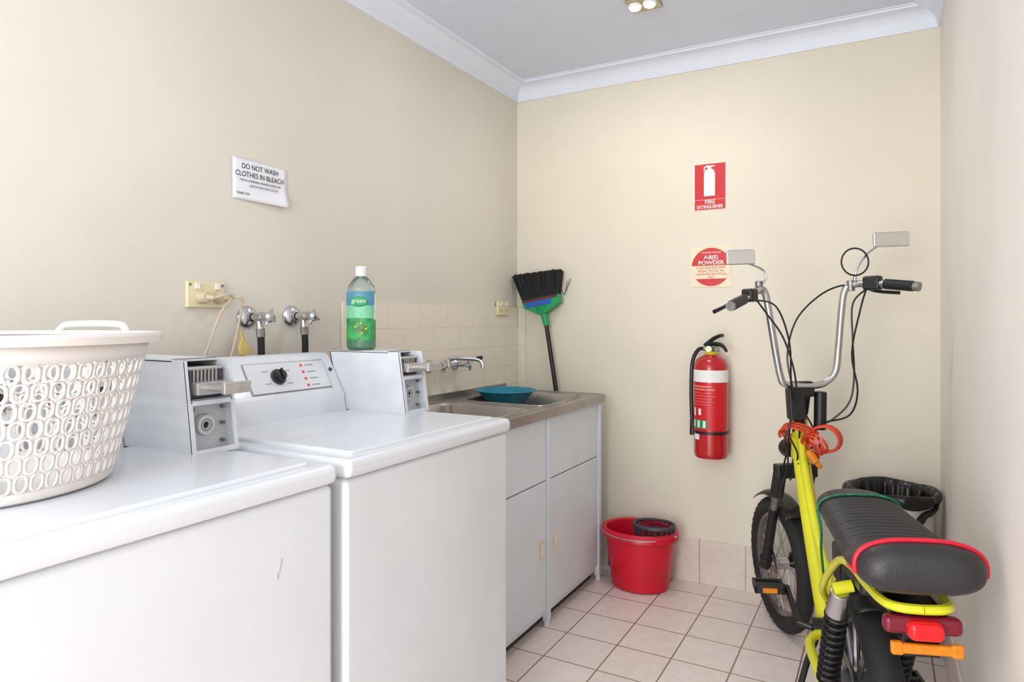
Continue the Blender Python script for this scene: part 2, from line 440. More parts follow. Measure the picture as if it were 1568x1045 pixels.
# ------------------------------------------------------------ power outlets + cords
g = group('power_outlet', (0, 1.255, 1.293))
mk('plate', g_box(0, .012, 1.195, 1.316, 1.255, 1.330), 'cream', g, bevel=.003)
mk('switches', [g_box(.012, .017, y-.007, y+.007, 1.308, 1.324) for y in (1.225, 1.29)], 'white', g, bevel=.001)
mk('screws', [g_cyl((.012, y, 1.32), (.0135, y, 1.32), .004, seg=10) for y in (1.203, 1.308)], 'gmetal', g)
mk('plugs', [g_cyl((.012, y, 1.284), (.045, y, 1.284), .019, .014) for y in (1.235, 1.292)] +
   [g_cyl((.04, y, 1.284), (.062, y+.01, 1.282), .009, .006) for y in (1.235, 1.292)], 'cord', g, bevel=.002)
mk('cords', [g_sweep([(.06, 1.245, 1.282), (.075, 1.27, 1.29), (.065, 1.30, 1.285), (.055, 1.27, 1.24), (.05, 1.235, 1.15), (.045, 1.20, 1.06), (.04, 1.17, .95), (.04, 1.15, .85)], .0038),
             g_sweep([(.06, 1.302, 1.282), (.075, 1.325, 1.285), (.06, 1.335, 1.25), (.05, 1.33, 1.19), (.045, 1.315, 1.12), (.04, 1.28, 1.0), (.04, 1.25, .85)], .0038)], 'cord', g)
mk('cord_plug_end', [g_prism([(1.330, 1.14), (1.342, 1.165), (1.35, 1.165), (1.380, 1.125), (1.36, 1.11), (1.335, 1.115)], YZ, .045, .058), g_cyl((.052, 1.346, 1.16), (.052, 1.338, 1.19), .007, .004)], mat('plug_yellow', (215, 192, 120), .5, noise=.1), g, bevel=.003)
g = group('power_outlet', (0, 2.96, 1.277))
mk('plate', g_box(.009, .022, 2.90, 3.015, 1.243, 1.315), 'cream', g, bevel=.003)
mk('switches', [g_box(.022, .027, y-.007, y+.007, 1.292, 1.308) for y in (2.93, 2.985)], 'white', g, bevel=.001)
mk('slots', [g_box(.022, .0225, y+dx-.0012, y+dx+.0012, 1.262, 1.273) for y in (2.93, 2.985) for dx in (-.008, .008)], 'ink', g)

# ------------------------------------------------------------ washing machine taps
def tap(y, z, flip):
    g = group('wall_tap', (0, y, z))
    mk('flange', g_lathe([(.036, 0), (.034, .008), (.026, .016), (.014, .020), (.013, .03)], (0, y, z), (1, 0, 0)), 'chrome', g)
    mk('body', [g_cyl((.015, y, z), (.075, y, z), .011), g_cyl((.045, y, z), (.075, y, z), .016, .013),
                g_cyl((.055, y, z), (.06, y+.002, z-.045), .010)], 'chrome', g, bevel=.002)
    mk('handle', [g_cyl((.075, y, z), (.095, y, z), .010), g_lathe([(.001, .03), (.012, .028), (.017, .018), (.013, .0), (.001, 0)], (.088, y, z), (1, 0, 0), seg=16),
                  g_sweep([(.098, y-.026, z+.012), (.102, y, z+.002), (.098, y+.026, z-.01)], [.005, .007, .005]),
                  g_sweep([(.098, y+.012, z+.024), (.102, y, z), (.098, y-.012, z-.024)], [.005, .007, .005])], 'chrome', g)
    mk('hose_nut', g_cyl((.060, y+.002, z-.035), (.061, y+.003, z-.06), .013, seg=8), 'gmetal', g)
    mk('hose', g_sweep([(.061, y+.003, z-.05), (.062, y+.004, z-.12), (.06, y-.004, z-.22), (.05, y-.02, z-.40)], .0105), 'rubber', g)
tap(1.402, 1.228, 0); tap(1.578, 1.232, 0)

# ------------------------------------------------------------ laundry tub cabinet
g = group('laundry_tub_cabinet', (.29, 2.4, 0))
ta, tb = 1.82, 2.985
mk('carcass', g_box(.025, .522, ta+.02, tb-.02, .06, .64), 'cab', g, bevel=.003)
mk('carcass_upper', [g_box(.025, .04, ta+.02, tb-.02, .64, .838), g_box(.510, .522, ta+.02, tb-.02, .64, .838), g_box(.025, .522, ta+.02, ta+.035, .64, .838), g_box(.025, .522, tb-.035, tb-.02, .64, .838)], 'cab', g)
mk('plinth', g_box(.03, .50, ta+.03, tb-.035, 0, .06), 'gap', g)
mk('skirt_strip', g_box(.515, .53, ta+.02, tb-.02, .045, .07), 'cab', g)
mk('aprons', [g_box(.522, .540, ta+.025, 2.388, .583, .838), g_box(.522, .540, 2.422, tb-.055, .583, .838)], 'cab', g, bevel=.003)
mk('doors', [g_box(.522, .541, ta+.025, 2.388, .07, .578), g_box(.522, .541, 2.422, tb-.055, .07, .578)], 'cab', g, bevel=.003)
mk('door_gaps', g_box(.520, .5235, ta+.03, tb-.05, .065, .838), 'gmetal', g)
mk('posts', [g_box(.522, .548, 2.392, 2.418, .02, .838), g_box(.522, .548, tb-.05, tb-.02, .02, .838)], 'cab', g, bevel=.002)
mk('feet', [g_cyl((.535, y, 0), (.535, y, .05), .013) for y in (2.405, tb-.035)], 'white', g)
mk('handle_frames', [g_box(.541, .547, y-.016, y+.016, .285, .355) for y in (2.345, 2.468)], 'cream', g, bevel=.002)
mk('handle_recesses', [g_box(.547, .5475, y-.009, y+.009, .293, .347) for y in (2.345, 2.468)], 'white', g)
# steel top
bowls = [(.095, .495, 1.90, 2.33), (.095, .495, 2.45, 2.88)]
st = [g_box(.012, .095, ta, tb, .845, .866), g_box(.495, .553, ta, tb, .845, .866)]
st += [g_box(.095, .495, a, b, .845, .866) for a, b in ((ta, 1.90), (2.33, 2.45), (2.88, tb))]
st += [g_box(.553, .560, ta, tb, .832, .869), g_box(.012, .56, tb-.004, tb+.003, .832, .869)]
mk('steel_top', st, 'steel', g, bevel=.002)
mk('steel_back_lip', g_box(.010, .020, ta, tb, .866, .895), 'steel', g)
bw = []
for x0, x1, y0, y1 in bowls:
    def rr_(s, z, r): return rrect(x0+s, x1-s, y0+s, y1-s, r, z)
    bw.append(g_loft([rr_(-.010, .8665, .05), rr_(-.008, .870, .05), rr_(-.002, .870, .045), rr_(.004, .862, .045), rr_(.010, .74, .045), rr_(.018, .675, .045), rr_(.035, .66, .04)]))
mk('bowls', bw, 'steeld', g)
mk('drains', [g_lathe([(.001, .662), (.02, .662), (.028, .665)], (.29, (b[2]+b[3])/2, 0), seg=20) for b in bowls], 'chrome', g)
# tub tap
g = group('tub_mixer_tap', (.01, 2.42, 1.02))
mk('flanges', [g_lathe([(.03, 0), (.028, .006), (.014, .02), (.013, .03)], (.009, y, 1.02), (1, 0, 0), seg=24) for y in (2.33, 2.53)], 'chrome', g)
mk('body', [g_cyl((.03, 2.33, 1.02), (.06, 2.33, 1.02), .014), g_cyl((.03, 2.53, 1.02), (.06, 2.53, 1.02), .014),
            g_cyl((.048, 2.33, 1.02), (.048, 2.53, 1.02), .010), g_cyl((.048, 2.42, 1.01), (.048, 2.42, 1.045), .016)], 'chrome', g, bevel=.002)
mk('spout', g_sweep([(.048, 2.42, 1.035), (.07, 2.425, 1.052), (.13, 2.44, 1.052), (.18, 2.455, 1.048), (.198, 2.46, 1.035), (.20, 2.462, 1.015)], [.011, .010, .009, .009, .010]), 'chrome', g)
mk('handles', [g_cyl((.06, y, 1.02), (.088, y, 1.02), .010, .014) for y in (2.33, 2.53)] +
   [g_sweep([(.085, y-dx, 1.02-dz), (.09, y, 1.02), (.085, y+dx, 1.02+dz)], [.005, .007, .005]) for y in (2.33, 2.53) for dx, dz in ((.026, .01), (-.01, .026))], 'chrome', g)
mk('tip', g_cyl((.176, 2.454, 1.055), (.20, 2.46, 1.058), .007), 'black', g)
# turquoise basin: nests over the second bowl, rim above the bench
g = group('plastic_basin', (.215, 2.665, .862))
c = (.20, 2.665, 0)
mk('bowl', g_lathe([(.001, .842), (.080, .842), (.092, .848), (.124, .893), (.138, .900), (.141, .897)], c, seg=56), 'teal', g, solid=.003)

# ------------------------------------------------------------ green bottle on coin box
BT = 1.1255
g = group('detergent_bottle', (.245, 1.645, BT))
c = (.245, 1.645, BT); ro = math.radians(30)
pf = [(.001, 0), (.040, 0), (.046, .006), (.047, .03), (.046, .10), (.047, .17), (.046, .185), (.040, .205), (.026, .225), (.018, .232), (.017, .24)]
mk('body', g_lathe(pf, c, seg=40, sx=1, sy=.72, rot=ro), 'bclear', g)
mk('liquid', g_lathe([(.001, .003), (.038, .003), (.0435, .008), (.0445, .03), (.0435, .095), (.001, .096)], c, seg=40, sx=1, sy=.72, rot=ro), 'bgreen', g)
LA = dict(seg=30, sx=1, sy=.73, rot=ro, a0=-pi*.88, a1=-pi*.12)
mk('label_lower', g_lathe([(.0478, .030), (.047, .075), (.047, .10)], c, **LA), 'blab2', g)
mk('label_middle', g_lathe([(.047, .10), (.0478, .14)], c, **LA), 'blabm', g)
mk('label_upper', g_lathe([(.0478, .14), (.048, .185)], c, **LA), 'blab', g)
mk('cap', g_lathe([(.019, .234), (.019, .262), (.016, .266), (.001, .266)], c, seg=30), 'lgrey', g)
nx_, ny_ = math.sin(ro), -math.cos(ro)
mk('label_badge', g_sphere((c[0]+nx_*.0345, c[1]+ny_*.0345, c[2]+.152), .028, 1, .1, .6, rot=ro), 'green', g)
text('brand_word', 'green', .020, (c[0]+nx_*.039, c[1]+ny_*.039, c[2]+.154), (pi/2, 0, ro), 'white', g)
mk('flowers', [g_sphere((c[0]+nx_*.034+dx*math.cos(ro), c[1]+ny_*.034+dx*math.sin(ro), c[2]+dz), .0036, 1, .5, 1, seg=10, rings=6) for dx, dz in ((.0, .070), (.012, .062), (.016, .075), (-.004, .06))], 'lockred', g)
mk('label_leaves', [g_sphere((c[0]+nx_*.034+dx*math.cos(ro), c[1]+ny_*.034+dx*math.sin(ro), c[2]+dz), .005, 1, .4, .7, seg=10, rings=6) for dx, dz in ((-.012, .072), (.006, .084), (.022, .066), (.008, .052))], 'yellow', g)

# ------------------------------------------------------------ broom
g = group('broom', (.2, 3.06, 1.2))
mk('pole', g_cyl((.395, 3.085, .0), (.193, 3.085, 1.235), .0115), 'black', g)
mk('socket', [g_cyl((.2, 3.085, 1.19), (.182, 3.085, 1.27), .015, .019), g_cyl((.184, 3.085, 1.25), (.18, 3.085, 1.29), .024, .04)], 'green', g)
ax = V((-.16, 0, .987)).normalized(); sd = V((.987, 0, .16)).normalized()
hc = V((.178, 3.085, 1.285))
mk('block', g_prism([tuple((hc+sd*a+ax*b))[::2] for a, b in ((-.02, -.035), (.02, -.035), (.105, .005), (.108, .05), (-.105, .05), (-.10, .01))], XZ, 3.062, 3.108), 'green', g, bevel=.004)
mk('block_label', g_prism([tuple((hc+sd*a+ax*b))[::2] for a, b in ((-.08, .008), (.06, .008), (.065, .035), (-.085, .035))], XZ, 3.060, 3.063), 'blue', g)
mk('block_ridge', g_prism([tuple((hc+sd*a+ax*b))[::2] for a, b in ((-.1, .037), (.1, .037), (.1, .047), (-.1, .047))], XZ, 3.059, 3.063), 'dred', g)
bs = []
for i in range(38):
    for k in range(5):
        s = (i/37-.5)*2; y = 3.066+.010*k
        a = hc+sd*(s*.098)+ax*.045; a.y = y
        L = .135+random.uniform(-.007, .005)-.01*s
        b = hc+sd*(s*.132+random.uniform(-.003, .003))+ax*(.045+L); b.y = y+random.uniform(-.010, .006)
        b.x = max(b.x, .014); b.y = min(b.y, 3.128)
        bs.append(g_cyl(a, b, .004, .005, seg=5))
mk('bristles', bs, 'bristle', g)
mk('hanger_wire', [g_sweep([(.262, 3.115, 1.39), (.285, 3.12, 1.35), (.30, 3.12, 1.42)], .0015, seg=5), g_sweep([(.285, 3.12, 1.35), (.32, 3.12, 1.43)], .0015, seg=5, smooth=False)], 'ink', g)

# ------------------------------------------------------------ signs
g = group('fire_extinguisher_sign', (1.01, YB, 1.835))
mk('border', g_box(.940, 1.084, YB-.003, YB, 1.725, 1.941), 'white', g, bevel=.001)
mk('field', g_box(.943, 1.081, YB-.0045, YB-.002, 1.775, 1.938), 'signred', g)
mk('name_field', g_box(.943, 1.081, YB-.0045, YB-.002, 1.728, 1.773), 'signred', g)
pic = [(.985, 1.790), (1.035, 1.790), (1.035, 1.895), (1.028, 1.910), (1.018, 1.915), (1.018, 1.922), (1.035, 1.926), (1.035, 1.930), (1.012, 1.929), (1.0, 1.932), (.985, 1.925), (.984, 1.905), (.988, 1.905), (.990, 1.920), (1.0, 1.924), (1.002, 1.915), (.992, 1.910), (.985, 1.895)]
mk('pictogram', g_prism(pic, XZ, YB-.0055, YB-.0045), 'white', g)
text('fire', 'FIRE', .026, (1.012, YB-.0052, 1.762), RB, 'white', g, bold=.0004)
text('extinguisher', 'EXTINGUISHER', .0215, (1.012, YB-.0052, 1.740), RB, 'white', g, sx=.80, bold=.0004)
g = group('powder_class_sign', (1.017, YB, 1.463))
mk('backing', g_box(.925, 1.11, YB-.003, YB, 1.37, 1.556), 'creamp', g, bevel=.001)
mk('disc', g_cyl((1.017, YB-.003, 1.463), (1.017, YB-.0045, 1.463), .088, seg=56), 'signred', g)
mk('band', g_prism([(1.017+.088*math.cos(a), 1.463+.088*math.sin(a)) for a in [math.radians(x) for x in (-38, -25, -12, 0, 4)]] +
                   [(1.017-.088*math.cos(a), 1.463+.088*math.sin(a)) for a in [math.radians(x) for x in (4, 0, -12, -25, -38)]], XZ, YB-.0055, YB-.004), 'creamp', g)
text('t1', 'A:B(E)', .025, (1.017, YB-.0052, 1.507), RB, 'white', g, bold=.0005)
text('t2', 'POWDER', .025, (1.017, YB-.0052, 1.482), RB, 'white', g, sx=1.1, bold=.0005)
for i, s in enumerate(('TO BE USED FOR PAPER,', 'WOOD, TEXTILE, OIL,', 'LIQUID AND ELECTRICAL', 'FIRES')):
    text('t3_%d' % i, s, .0140, (1.017, YB-.0062, 1.459-.0145*i), RB, 'signred', g, sx=.88)
text('t4', 'THIS COLOURED EXTINGUISHER', .010, (1.017, YB-.0052, 1.529), RB, 'white', g, sx=.6)

# ------------------------------------------------------------ fire extinguisher
g = group('fire_extinguisher', (1.035, 3.05, .6))
ex, ey = 1.035, 3.052; c = (ex, ey, 0)
mk('cylinder', g_lathe([(.001, .612), (.060, .612), (.068, .608), (.073, .618), (.074, .63), (.074, 1.00), (.072, 1.02), (.062, 1.042), (.045, 1.056), (.026, 1.064), (.02, 1.07), (.001, 1.07)], c, seg=48), 'redp', g)
mk('band', g_lathe([(.0748, .945), (.0748, .998)], c, seg=48), 'white', g)
mk('label', g_lathe([(.0746, .735), (.0746, .942)], c, seg=40, a0=-pi*.95, a1=-pi*.1), 'signred', g)
mk('label_green', g_lathe([(.0751, .742), (.0751, .778)], c, seg=20, a0=-pi*.86, a1=-pi*.50), 'green', g)
mk('label_icons', [g_lathe([(.0755, .745), (.0755, .775)], c, seg=4, a0=-pi*q, a1=-pi*(q-.05)) for q in (.82, .70, .58)] +
   [g_lathe([(.0753, .69), (.0753, .715)], c, seg=4, a0=-pi*.8, a1=-pi*.66)] +
   [g_lathe([(.0751, .795), (.0751, .83)], c, seg=6, a0=-pi*.82, a1=-pi*.76)] +
   [g_lathe([(.0751, .80), (.0751, .828)], c, seg=6, a0=-pi*.68, a1=-pi*.62)], 'white', g)
ln = []
for i in range(7):
    z = .845+.013*i
    ln.append(g_lathe([(.0751, z), (.0751, z+(.006 if i in (5, 6) else .0018))], c, seg=16, a0=-pi*.86, a1=-pi*(.36 if i % 2 else .42)))
mk('label_text', ln, mat('label_pink', (232, 150, 140), .5, noise=.3, nscale=200), g)
mk('bracket_strap', [g_lathe([(.076, .715), (.076, .728)], c, seg=48), g_box(ex-.02, ex+.02, 3.12, YB-.001, .66, 1.0)], 'black', g)
mk('valve', [g_cyl((ex, ey, 1.065), (ex, ey, 1.10), .018), g_cyl((ex, ey-.01, 1.09), (ex-.03, ey-.01, 1.09), .010)], 'gmetal', g, bevel=.002)
mk('gauge', g_cyl((ex-.004, ey-.018, 1.09), (ex-.004, ey-.03, 1.09), .014), 'brass', g)
mk('handle', [g_sweep([(ex-.02, ey, 1.10), (ex+.0, ey, 1.112), (ex+.05, ey-.02, 1.108), (ex+.075, ey-.03, 1.08)], [.007, .010, .009, .006]),
              g_sweep([(ex-.03, ey, 1.105), (ex+.01, ey, 1.135), (ex+.045, ey-.02, 1.150), (ex+.06, ey-.02, 1.150)], [.007, .009, .008, .006])], 'black', g)
mk('pin', g_torus((ex+.03, ey-.03, 1.09), (.3, 1, 0), .012, .0018, seg=20, ms=6), 'gcord', g)
mk('hose', g_sweep([(ex-.02, ey-.01, 1.092), (ex-.055, ey-.005, 1.085), (ex-.082, ey, 1.03), (ex-.088, ey, .92), (ex-.086, ey, .80), (ex-.082, ey, .75)], .0085), 'black', g)
mk('nozzle', g_cyl((ex-.083, ey, .77), (ex-.081, ey, .70), .010, .014), 'black', g)
mk('band_red_collar', g_lathe([(.024, 1.062), (.03, 1.072), (.024, 1.078)], c, seg=24), 'yellow', g)

# ------------------------------------------------------------ red mop bucket
bx = .732
g = group('mop_bucket', (bx, 2.972, 0))
c = (bx, 2.972, 0)
mk('pail', g_lathe([(.001, .004), (.125, .004), (.130, .008), (.160, .250), (.163, .250), (.170, .258), (.172, .266), (.165, .270), (.156, .264), (.127, .012), (.001, .010)], c, seg=56, sx=1, sy=.83), 'red', g)
mk('rim_skirt', g_lathe([(.166, .233), (.175, .234), (.174, .266)], c, seg=56, sx=1, sy=.83), 'red', g, solid=.003)
mk('spout', g_prism([(bx+.115, 2.83), (bx+.155, 2.86), (bx+.18, 2.91), (bx+.135, 2.93)], XY, .243, .268), 'red', g, bevel=.005)
hp = [(c[0]-.172, c[1]-.02, .262)]+[(c[0]+.178*math.cos(a), c[1]+.15*math.sin(a), .262-.012*math.sin(a+pi)) for a in [-pi*.95+pi*.9*i/10 for i in range(11)]]
mk('handle_wire', g_sweep(hp, .003, seg=6), 'chrome', g)
wc = (bx+.072, 2.958, 0); sl = []
for i in range(20):
    a = 2*pi*i/20
    p = lambda r, z, o=0: (wc[0]+r*math.cos(a+o), wc[1]+r*.85*math.sin(a+o), z)
    sl.append(g_sweep([p(.090, .296), p(.088, .262), p(.078, .235), p(.06, .18), p(.045, .13)], .0048, seg=6, res=2))
mk('wringer_slats', sl, 'dgrey', g)
mk('wringer_ring', [g_lathe([(.082, .296), (.086, .302), (.096, .300), (.098, .290), (.094, .286), (.084, .288), (.082, .296)], wc, seg=40, sy=.85),
                    g_lathe([(.088, .262), (.092, .262), (.090, .250), (.086, .250), (.088, .262)], wc, seg=40, sy=.85),
                    g_lathe([(.058, .185), (.063, .185), (.060, .175), (.058, .185)], wc, seg=40, sy=.85)], 'dgrey', g)
mk('wringer_base', g_lathe([(.001, .13), (.048, .13), (.048, .138)], wc, seg=24, sy=.85), 'dgrey', g)
c = (.572, 3.075, 0)
g = group('cleaner_bottle', c)
mk('body', g_lathe([(.001, 0), (.028, 0), (.031, .006), (.031, .13), (.026, .15), (.012, .168), (.012, .18)], c, seg=28, sy=.7), 'white', g)
mk('label', g_lathe([(.0316, .03), (.0316, .12)], c, seg=28, sy=.7), 'blue', g)
mk('cap', g_cyl((c[0], c[1], .178), (c[0], c[1], .20), .014), 'blue', g)

# ------------------------------------------------------------ bin
g = group('rubbish_bin', (1.735, 2.93, 0))
c = (1.735, 2.925, 0)
mk('bin_body', g_lathe([(.001, 0), (.115, 0), (.120, .01), (.146, .535), (.151, .540), (.151, .560), (.143, .560), (.136, .53), (.11, .02)], c, seg=56), 'binw', g)
seg = 140; vs = []; fs = []
lv = [(.070, .25), (.105, .38), (.122, .48), (.132, .555), (.140, .578), (.151, .586), (.160, .582), (.165, .568), (.162, .556), (.158, .547)]
for j, (r0, z) in enumerate(lv):
    for i in range(seg):
        a = 2*pi*i/seg
        amp = 2.2 if j < 4 else (1.0 if j < 7 else 1.3)
        w = amp*(.0016*math.sin(a*11+j*.35)+.0014*math.sin(a*19+j*.2)+.0008*math.sin(a*37))
        zz = z+.004*math.sin(a*4+.5)*(3 <= j <= 7)
        if j >= 8: zz += .008*math.sin(a*3+1.2)+.004*math.sin(a*7)
        r = r0+w
        x = min(c[0]+r*math.cos(a), XR-.006); y = min(c[1]+r*math.sin(a), YB-.012)
        vs.append((x, y, zz))
for j in range(len(lv)-1):
    for i in range(seg): fs.append((j*seg+i, j*seg+(i+1) % seg, (j+1)*seg+(i+1) % seg, (j+1)*seg+i))
mk('bin_liner', (vs, fs), 'bag', g, ang=60)
mk('liner_bottom', g_lathe([(.001, .23), (.06, .24), (.072, .252)], c, seg=32), 'bag', g)
rl = []
for i in range(26):
    a = math.radians(-128+i*4.4); r = .158+.003*math.sin(i*1.7)
    x = min(c[0]+r*math.cos(a), XR-.014)
    rl.append((x, c[1]+r*math.sin(a), .545-.055*math.sin(pi*i/25)**2+.006*math.sin(i*1.1)))
mk('liner_gathered_edge', g_sweep(rl, [.004, .009, .012, .010, .014, .010, .004], seg=8, res=3), 'bag', g)

# ------------------------------------------------------------ ceiling lamp
def area(name, loc, rot, sx, sy, e, col=(1, 1, 1), parent=None):
    l = bpy.data.lights.new(name, 'AREA'); l.shape = 'RECTANGLE'; l.size = sx; l.size_y = sy; l.energy = e; l.color = col
    o = bpy.data.objects.new(name, l); S.collection.objects.link(o); o.location = loc; o.rotation_euler = rot
    attach(o, parent)
x, y = .895, 2.525
g = group('ceiling_light_fitting', (x, y, ZC))
mk('plate', g_box(x-.060, x+.060, y-.05, y+.055, ZC-.016, ZC), 'brass', g, bevel=.004)
mk('holders', [g_lathe([(.026, -.014), (.028, -.020), (.024, -.026)], (x+dx, y-.015, ZC), seg=24) for dx in (-.029, .029)], 'white', g)
mk('bulbs', [g_sphere((x+dx, y-.015, ZC-.026), .023, 1, 1, .55) for dx in (-.029, .029)], 'bulb', g)
area('lamp_glow', (x, y-.15, ZC-.06), (0, 0, 0), .25, .25, 5.0, (1, .985, .97), g)

# ------------------------------------------------------------ electric bicycle (built in its own frame)
B = group('electric_bicycle', (1.681, 1.90, 0), (0, math.radians(-2.0), math.radians(16.0)))
B.rotation_mode = 'XYZ'
R = .255; WY = .07
st_a = math.radians(13.5); SY = .80
def SS(r, f, z):
    return V((r*math.cos(st_a)-f*math.sin(st_a), SY+r*math.sin(st_a)+f*math.cos(st_a), z))
def wheel(tag, c, right, alloy, rt):
    right = V(right).normalized(); c = V(c); u, v, a = frame(right)
    mk(tag+'_tyre', g_torus(c, right, R-rt, rt, 90, 14, tread=.0035, flat=1.0), 'rubber', B, ang=50)
    mk(tag+'_rim', g_torus(c, right, R-rt*2-.002, .012, 64, 8, flat=1.6), 'dgrey' if alloy else 'disc', B)
    rr = R-rt*2-.006; sp = []
    if alloy:
        for i in range(10):
            t = 2*pi*i/10; d = u*math.cos(t)+v*math.sin(t); t2 = t+.18; d2 = u*math.cos(t2)+v*math.sin(t2)
            sp.append(g_cyl(c+d*.03-right*.02, c+d2*rr-right*.015, .009, .006, seg=8))
        mk(tag+'_spokes', sp, 'disc', B)
        mk(tag+'_hub', [g_cyl(c-right*.05, c+right*.05, .045), g_cyl(c-right*.085, c+right*.085, .009)], 'dgrey', B, bevel=.003)
    else:
        for i in range(28):
            t = 2*pi*i/28; sgn = 1 if i % 2 else -1
            d = u*math.cos(t)+v*math.sin(t); d2 = u*math.cos(t+.35*(1 if i % 4 < 2 else -1))+v*math.sin(t+.35*(1 if i % 4 < 2 else -1))
            sp.append(g_cyl(c+d*.022+right*.022*sgn, c+d2*rr, .0020, seg=5))
        mk(tag+'_spokes', sp, 'satin', B)
        mk(tag+'_hub', [g_cyl(c-right*.03, c+right*.03, .024), g_cyl(c-right*.06, c+right*.06, .007)], 'satin', B, bevel=.002)
    mk(tag+'_brake_disc', [g_torus(c-right*.042, right, .066, .011, 40, 6, flat=.12)]+[g_cyl(c-right*.042+(u*math.cos(q)+v*math.sin(q))*.02, c-right*.042+(u*math.cos(q+.3)+v*math.sin(q+.3))*.06, .003, seg=6) for q in [2*pi*i/6 for i in range(6)]], 'disc', B)
wheel('rear_wheel', (0.020, WY, R), (1, 0, 0), True, .040)
fw = SS(0, .205, R); fr = SS(1, .205, R)-SS(0, .205, R)
wheel('front_wheel', fw, fr, False, .030)
# fork
for s in (-1, 1):
    mk('fork_leg_%s' % ('r' if s > 0 else 'l'), [g_cyl(SS(s*.058, .205, R), SS(s*.056, .105, .50), .019, .018), g_cyl(SS(s*.058, .215, R-.01), SS(s*.058, .195, R+.03), .024)], 'black', B, bevel=.002)
    mk('fork_stanchion_%s' % ('r' if s > 0 else 'l'), g_cyl(SS(s*.056, .108, .49), SS(s*.054, .045, .63), .014), 'gmetal', B)
mk('fork_crown', [g_obox(SS(0, .03, .66), fr, (0, 0, 1), SS(0, 1, 0)-SS(0, 0, 0), .15, .05, .05), g_cyl(SS(0, .03, .64), SS(0, -.05, .90), .017)], 'black', B, bevel=.008)
mk('fork_shrouds', [g_cyl(SS(s*.055, .075, .56), SS(s*.054, .03, .67), .024) for s in (-1, 1)], 'rubber', B)
vs = []; fs = []
for i in range(10):
    t = math.radians(55+i*8)
    for k in range(7):
        q = (k/6-.5)*2
        f = .205+(R+.03-.016*q*q)*math.cos(t); z = R+(R+.03-.016*q*q)*math.sin(t)
        vs.append(tuple(SS(q*.042, f, z)))
for i in range(9):
    for k in range(6): fs.append((i*7+k, i*7+k+1, (i+1)*7+k+1, (i+1)*7+k))
mk('front_mudguard', (vs, fs), 'black', B, solid=.003)
mk('front_lamp', [g_lathe([(.001, -.02), (.03, -.02), (.036, .01), (.034, .02), (.001, .02)], SS(0, .075, .735), SS(0, 1, 0)-SS(0, 0, 0), seg=24)], 'black', B)
# frame
mk('head_tube', g_cyl((0, .795, .72), (0, .735, .88), .026), 'yellow', B, bevel=.002)
mk('main_tube', g_sweep([(0, .775, .80), (0, .745, .74), (0, .66, .60), (0, .55, .44), (0, .46, .32), (0, .40, .26), (0, .35, .255), (0, .31, .30), (0, .27, .42), (0, .17, .56), (0, .05, .68)], [.028, .029, .029, .028, .027, .026, .024, .022, .019, .018, .018], seg=16), 'yellow', B)
mk('brace_tube', g_sweep([(0, .76, .84), (0, .67, .68), (0, .52, .52), (0, .40, .45), (0, .28, .41)], .014, seg=12), 'yellow', B)
for s in (-1, 1):
    mk('seat_rail_%s' % ('r' if s > 0 else 'l'), g_sweep([(s*.02, .27, .40), (s*.055, .18, .47), (s*.062, .06, .56), (s*.060, -.06, .635), (s*.06, -.18, .662), (s*.062, -.30, .668), (s*.058, -.39, .672), (s*.04, -.425, .674), (0, -.432, .674)], .0095), 'yellow', B)
    mk('swingarm_%s' % ('r' if s > 0 else 'l'), g_sweep([(s*.03, .36, .27), (s*.072, .30, .265), (s*.080, .15, .26), (s*.080, WY-.01, .255)], .014), 'yellow', B)
    mk('shock_spring_%s' % ('r' if s > 0 else 'l'),
       [g_torus(V((s*.080, .03-.0125*i, .30+.0215*i)), (0, -.5, .87), .022, .0055, 24, 6) for i in range(11)] +
       [g_cyl((s*.080, .045, .27), (s*.080, -.11, .54), .012)], 'black', B)
    mk('shock_top_%s' % ('r' if s > 0 else 'l'), g_cyl((s*.080, -.095, .52), (s*.078, -.13, .585), .025, .02), 'chrome', B, bevel=.003)
    mk('shock_mount_%s' % ('r' if s > 0 else 'l'), g_cyl((s*.092, -.13, .59), (s*.05, -.13, .60), .014), 'yellow', B)
mk('bottom_bracket', g_cyl((-.05, .38, .275), (.05, .38, .275), .03), 'black', B, bevel=.003)
mk('chainring', [g_torus((.06, .38, .275), (1, 0, 0), .07, .006, 40, 6, flat=.5), g_cyl((.058, .38, .275), (.062, .38, .275), .045)], 'dgrey', B)
mk('crank_arms', [g_sweep([(-.05, .38, .275), (-.085, .39, .28), (-.095, .54, .335)], .010, smooth=False), g_sweep([(.07, .38, .275), (.085, .37, .27), (.095, .22, .215)], .010, smooth=False)], 'black', B)
for s, y, z in ((-1, .54, .335), (1, .22, .215)):
    a_, b_ = sorted((s*.105, s*.2))
    e1 = sorted((s*.105, s*.115)); e2 = sorted((s*.19, s*.2))
    mk('pedal_%s' % ('r' if s > 0 else 'l'), [g_box(a_, b_, y-.04, y-.03, z-.012, z+.012), g_box(a_, b_, y+.03, y+.04, z-.012, z+.012),
       g_box(e1[0], e1[1], y-.04, y+.04, z-.012, z+.012), g_box(e2[0], e2[1], y-.04, y+.04, z-.012, z+.012), g_cyl((s*.1, y, z), (s*.2, y, z), .011)], 'black', B, bevel=.002)
    a_, b_ = sorted((s*.13, s*.175))
    mk('pedal_reflector_%s' % ('r' if s > 0 else 'l'), g_box(a_, b_, y-.043, y-.040, z-.008, z+.008), 'orange', B)
mk('kickstand', g_sweep([(-.05, .33, .26), (-.09, .28, .2), (-.16, .22, .012)], .009), 'black', B)
mk('battery_case', g_box(-.05, .05, -.20, .03, .60, .70), 'black', B, bevel=.012)
mk('controller_box', g_box(-.035, .035, .05, .15, .52, .62), 'black', B, bevel=.010)
